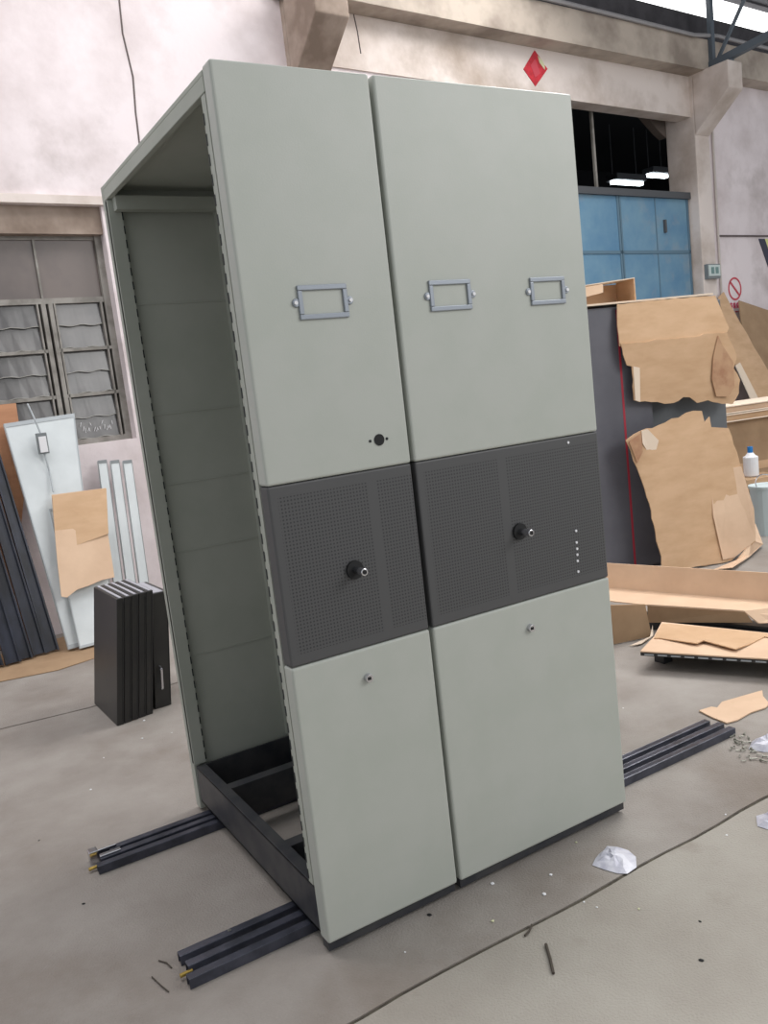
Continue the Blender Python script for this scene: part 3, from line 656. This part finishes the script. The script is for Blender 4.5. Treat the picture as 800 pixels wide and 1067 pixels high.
# scrap
sp = [(1.961,.375),(2.027,.364),(2.035,.341),(2.098,.366),(2.295,.329),(2.315,.324),(2.262,.283),(2.209,.214),(2.162,.203),(2.083,.214),(1.984,.205),(1.933,.217),(1.941,.292)]
o = MB().prism([(x,y,.003) for x,y in sp], (0,0,.005)).build('cardboard_scrap', 'card2'); tag(o, 'ragged scrap of tan cardboard on floor beyond the track end', 'cardboard')

# ================================================================== LITTER
def crumple(name, pts, h, m, label, cat, seed):
    r = random.Random(seed); bm = bmesh.new()
    cx = sum(p[0] for p in pts)/len(pts); cy = sum(p[1] for p in pts)/len(pts)
    rings = []
    for k, s in enumerate((1,.72,.42,.15)):
        ring = []
        for (x,y) in pts:
            z = .002 if k == 0 else h*(.35+.65*(1-s))*r.uniform(.55,1.25)
            ring.append(bm.verts.new((cx+(x-cx)*s, cy+(y-cy)*s, z)))
        rings.append(ring)
    n = len(pts)
    for a, b in zip(rings, rings[1:]):
        for i in range(n):
            j = (i+1)%n; bm.faces.new([a[i],a[j],b[j]]); bm.faces.new([a[i],b[j],b[i]])
    bm.faces.new(rings[-1]); bm.faces.new(rings[0][::-1])
    mb = MB(); mb.bm.free(); mb.bm = bm
    return tag(mb.build(name, m), label, cat)
crumple('plastic_bag', [(.826,-.145),(.835,-.185),(.85,-.225),(.87,-.245),(.915,-.24),(.955,-.20),(.965,-.16),(.955,-.125),(.935,-.10),(.91,-.11),(.885,-.115),(.86,-.125)], .02, 'bag', 'crumpled white plastic bag on the floor joint before wide cabinet', 'plastic bag', 3)
crumple('plastic_bag', [(1.80,.02),(1.815,-.03),(1.85,-.07),(1.90,-.06),(1.96,-.03),(1.97,.03),(1.92,.05),(1.86,.05)], .04, 'bag', 'crumpled white plastic beside the scattered screws at right edge', 'plastic bag', 5)
crumple('plastic_bag', [(1.36,-.33),(1.37,-.39),(1.42,-.43),(1.50,-.43),(1.52,-.37),(1.48,-.31),(1.41,-.29)], .04, 'bag', 'white plastic scrap cut by the right edge on the light floor slab', 'plastic bag', 7)
# screws
s0 = thing('loose_screw', 'small loose zinc screw in the scatter beyond the track end', 'screw', 'loose screws scattered beyond the near track end', loc=(1.85,.13,.004))
MB().cyl((-.014,0,0),(.012,0,0),.0028,8).build('shank', 'screw', s0)
MB().cyl((.012,0,0),(.016,0,0),.0055,8).build('head', 'screw', s0)
r = random.Random(8)
for i, (x,y) in enumerate([(1.83,.09),(1.82,.06),(1.77,.06),(1.77,.02),(1.88,.08),(1.87,.10),(1.80,.0),(1.72,0),(1.74,-.02),(1.74,-.045),(1.78,-.04),(1.75,-.08),(1.75,.06),(1.79,-.01),(1.785,-.065),(1.80,.035),(1.84,.055),(1.86,.06),(1.76,.035),(1.81,.075),(1.90,.11),(1.70,-.03)]):
    c = copy_tree(s0); c.location = (x,y,.006); c.rotation_euler.z = r.uniform(0,6.28)
    sc = r.uniform(.5,1.0); c.scale = (sc,sc,sc)
# sticks, chips
def stick(pts, rr, label, m='stick'): 
    return tag(MB().tube(pts, rr, 6).build('stick', m), label, 'stick', 'sticks lying on the floor')
stick([(.475,-.33,.004),(.445,-.38,.004),(.415,-.425,.004)], .004, 'dark stick lying on light floor slab below the white bag')
stick([(.50,-.245,.004),(.475,-.262,.004),(.455,-.268,.004)], .003, 'short brown twig on the floor joint left of the dark stick')
stick([(-.385,.305,.003),(-.37,.28,.003),(-.365,.25,.003)], .002, 'thin twig on floor beside the near track end, closest one')
stick([(-.42,.25,.003),(-.41,.20,.003),(-.40,.16,.003)], .002, 'long thin twig on floor left of the near track end')
ch0 = None
r = random.Random(11)
bits = [(1.78,.63,1),(.70,-.1,1),(.54,-.02,1),(.88,-.02,0),(.77,-.38,0),(.73,-.62,2),(.09,2.22,1),(.17,-.11,1),(.43,-.16,0),(.31,-.02,2),(.68,-.26,1),(.02,1.99,1),(.69,-.3,1),(.62,-.16,1),(-.18,1.9,1),(-.55,1.3,2),(-.3,1.6,1),(-.5,.75,2),(1.25,-.3,1),(1.35,-.22,1),(.15,1.95,1),(.85,-.52,2)]
proto = {}
for i, (x,y,k) in enumerate(bits):
    if k not in proto:
        bm = bmesh.new(); bmesh.ops.create_icosphere(bm, subdivisions=1, radius=1)
        for v in bm.verts: v.co = v.co*r.uniform(.7,1.2); v.co.z *= .45
        me = bpy.data.meshes.new('chip'); bm.to_mesh(me); bm.free()
        me.materials.append(M[['pale_paper','white','hole'][k]]); proto[k] = me
    nm = ['gravel_chip','plaster_chip','dark_pebble'][k]
    o = bpy.data.objects.new(nm, proto[k]); COL.objects.link(o)
    s = r.uniform(.003,.006); o.scale = (s*1.3,s,s); o.location = (x,y,s*.4); o.rotation_euler.z = r.uniform(0,6)
    tag(o, ['tiny tan gravel chip lying on the concrete floor','tiny white plaster chip lying on the concrete floor','tiny dark pebble lying on the concrete floor'][k], 'debris', ['tan gravel chips on the floor','white plaster chips on the floor','dark pebbles on the floor'][k])

# ================================================================== LIGHT
wd = bpy.data.worlds.new('world'); SC.world = wd; wd.use_nodes = True
bg = wd.node_tree.nodes['Background']; bg.inputs[0].default_value = (.93,.96,1,1); bg.inputs[1].default_value = .53
def area(loc, target, sx, sy, e, col=(1,1,1)):
    l = bpy.data.lights.new('roof_and_fill_light', 'AREA'); l.shape = 'RECTANGLE'; l.size = sx; l.size_y = sy; l.energy = e; l.color = col
    o = bpy.data.objects.new('roof_and_fill_light', l); COL.objects.link(o); o.location = loc
    o.rotation_euler = (Vector(target)-Vector(loc)).to_track_quat('-Z','Y').to_euler()
area((5.5,-5.0,5.0), (.6,0,1.1), 4.5, 3, 245, (1,.99,.97))  # fill light added at front right to brighten the cabinet fronts
area((5.0,2.4,6.3), (1.6,.4,0), 5, 2.2, 430, (1,.98,.96))
area((-1.5,2.2,7), (0,4.2,2.5), 5, 1.8, 170, (1,.97,.97))
SC.view_settings.view_transform = 'Standard'; SC.view_settings.look = 'None'
SC.view_settings.gamma = 1; SC.view_settings.exposure = .12
SC.view_settings.use_curve_mapping = False
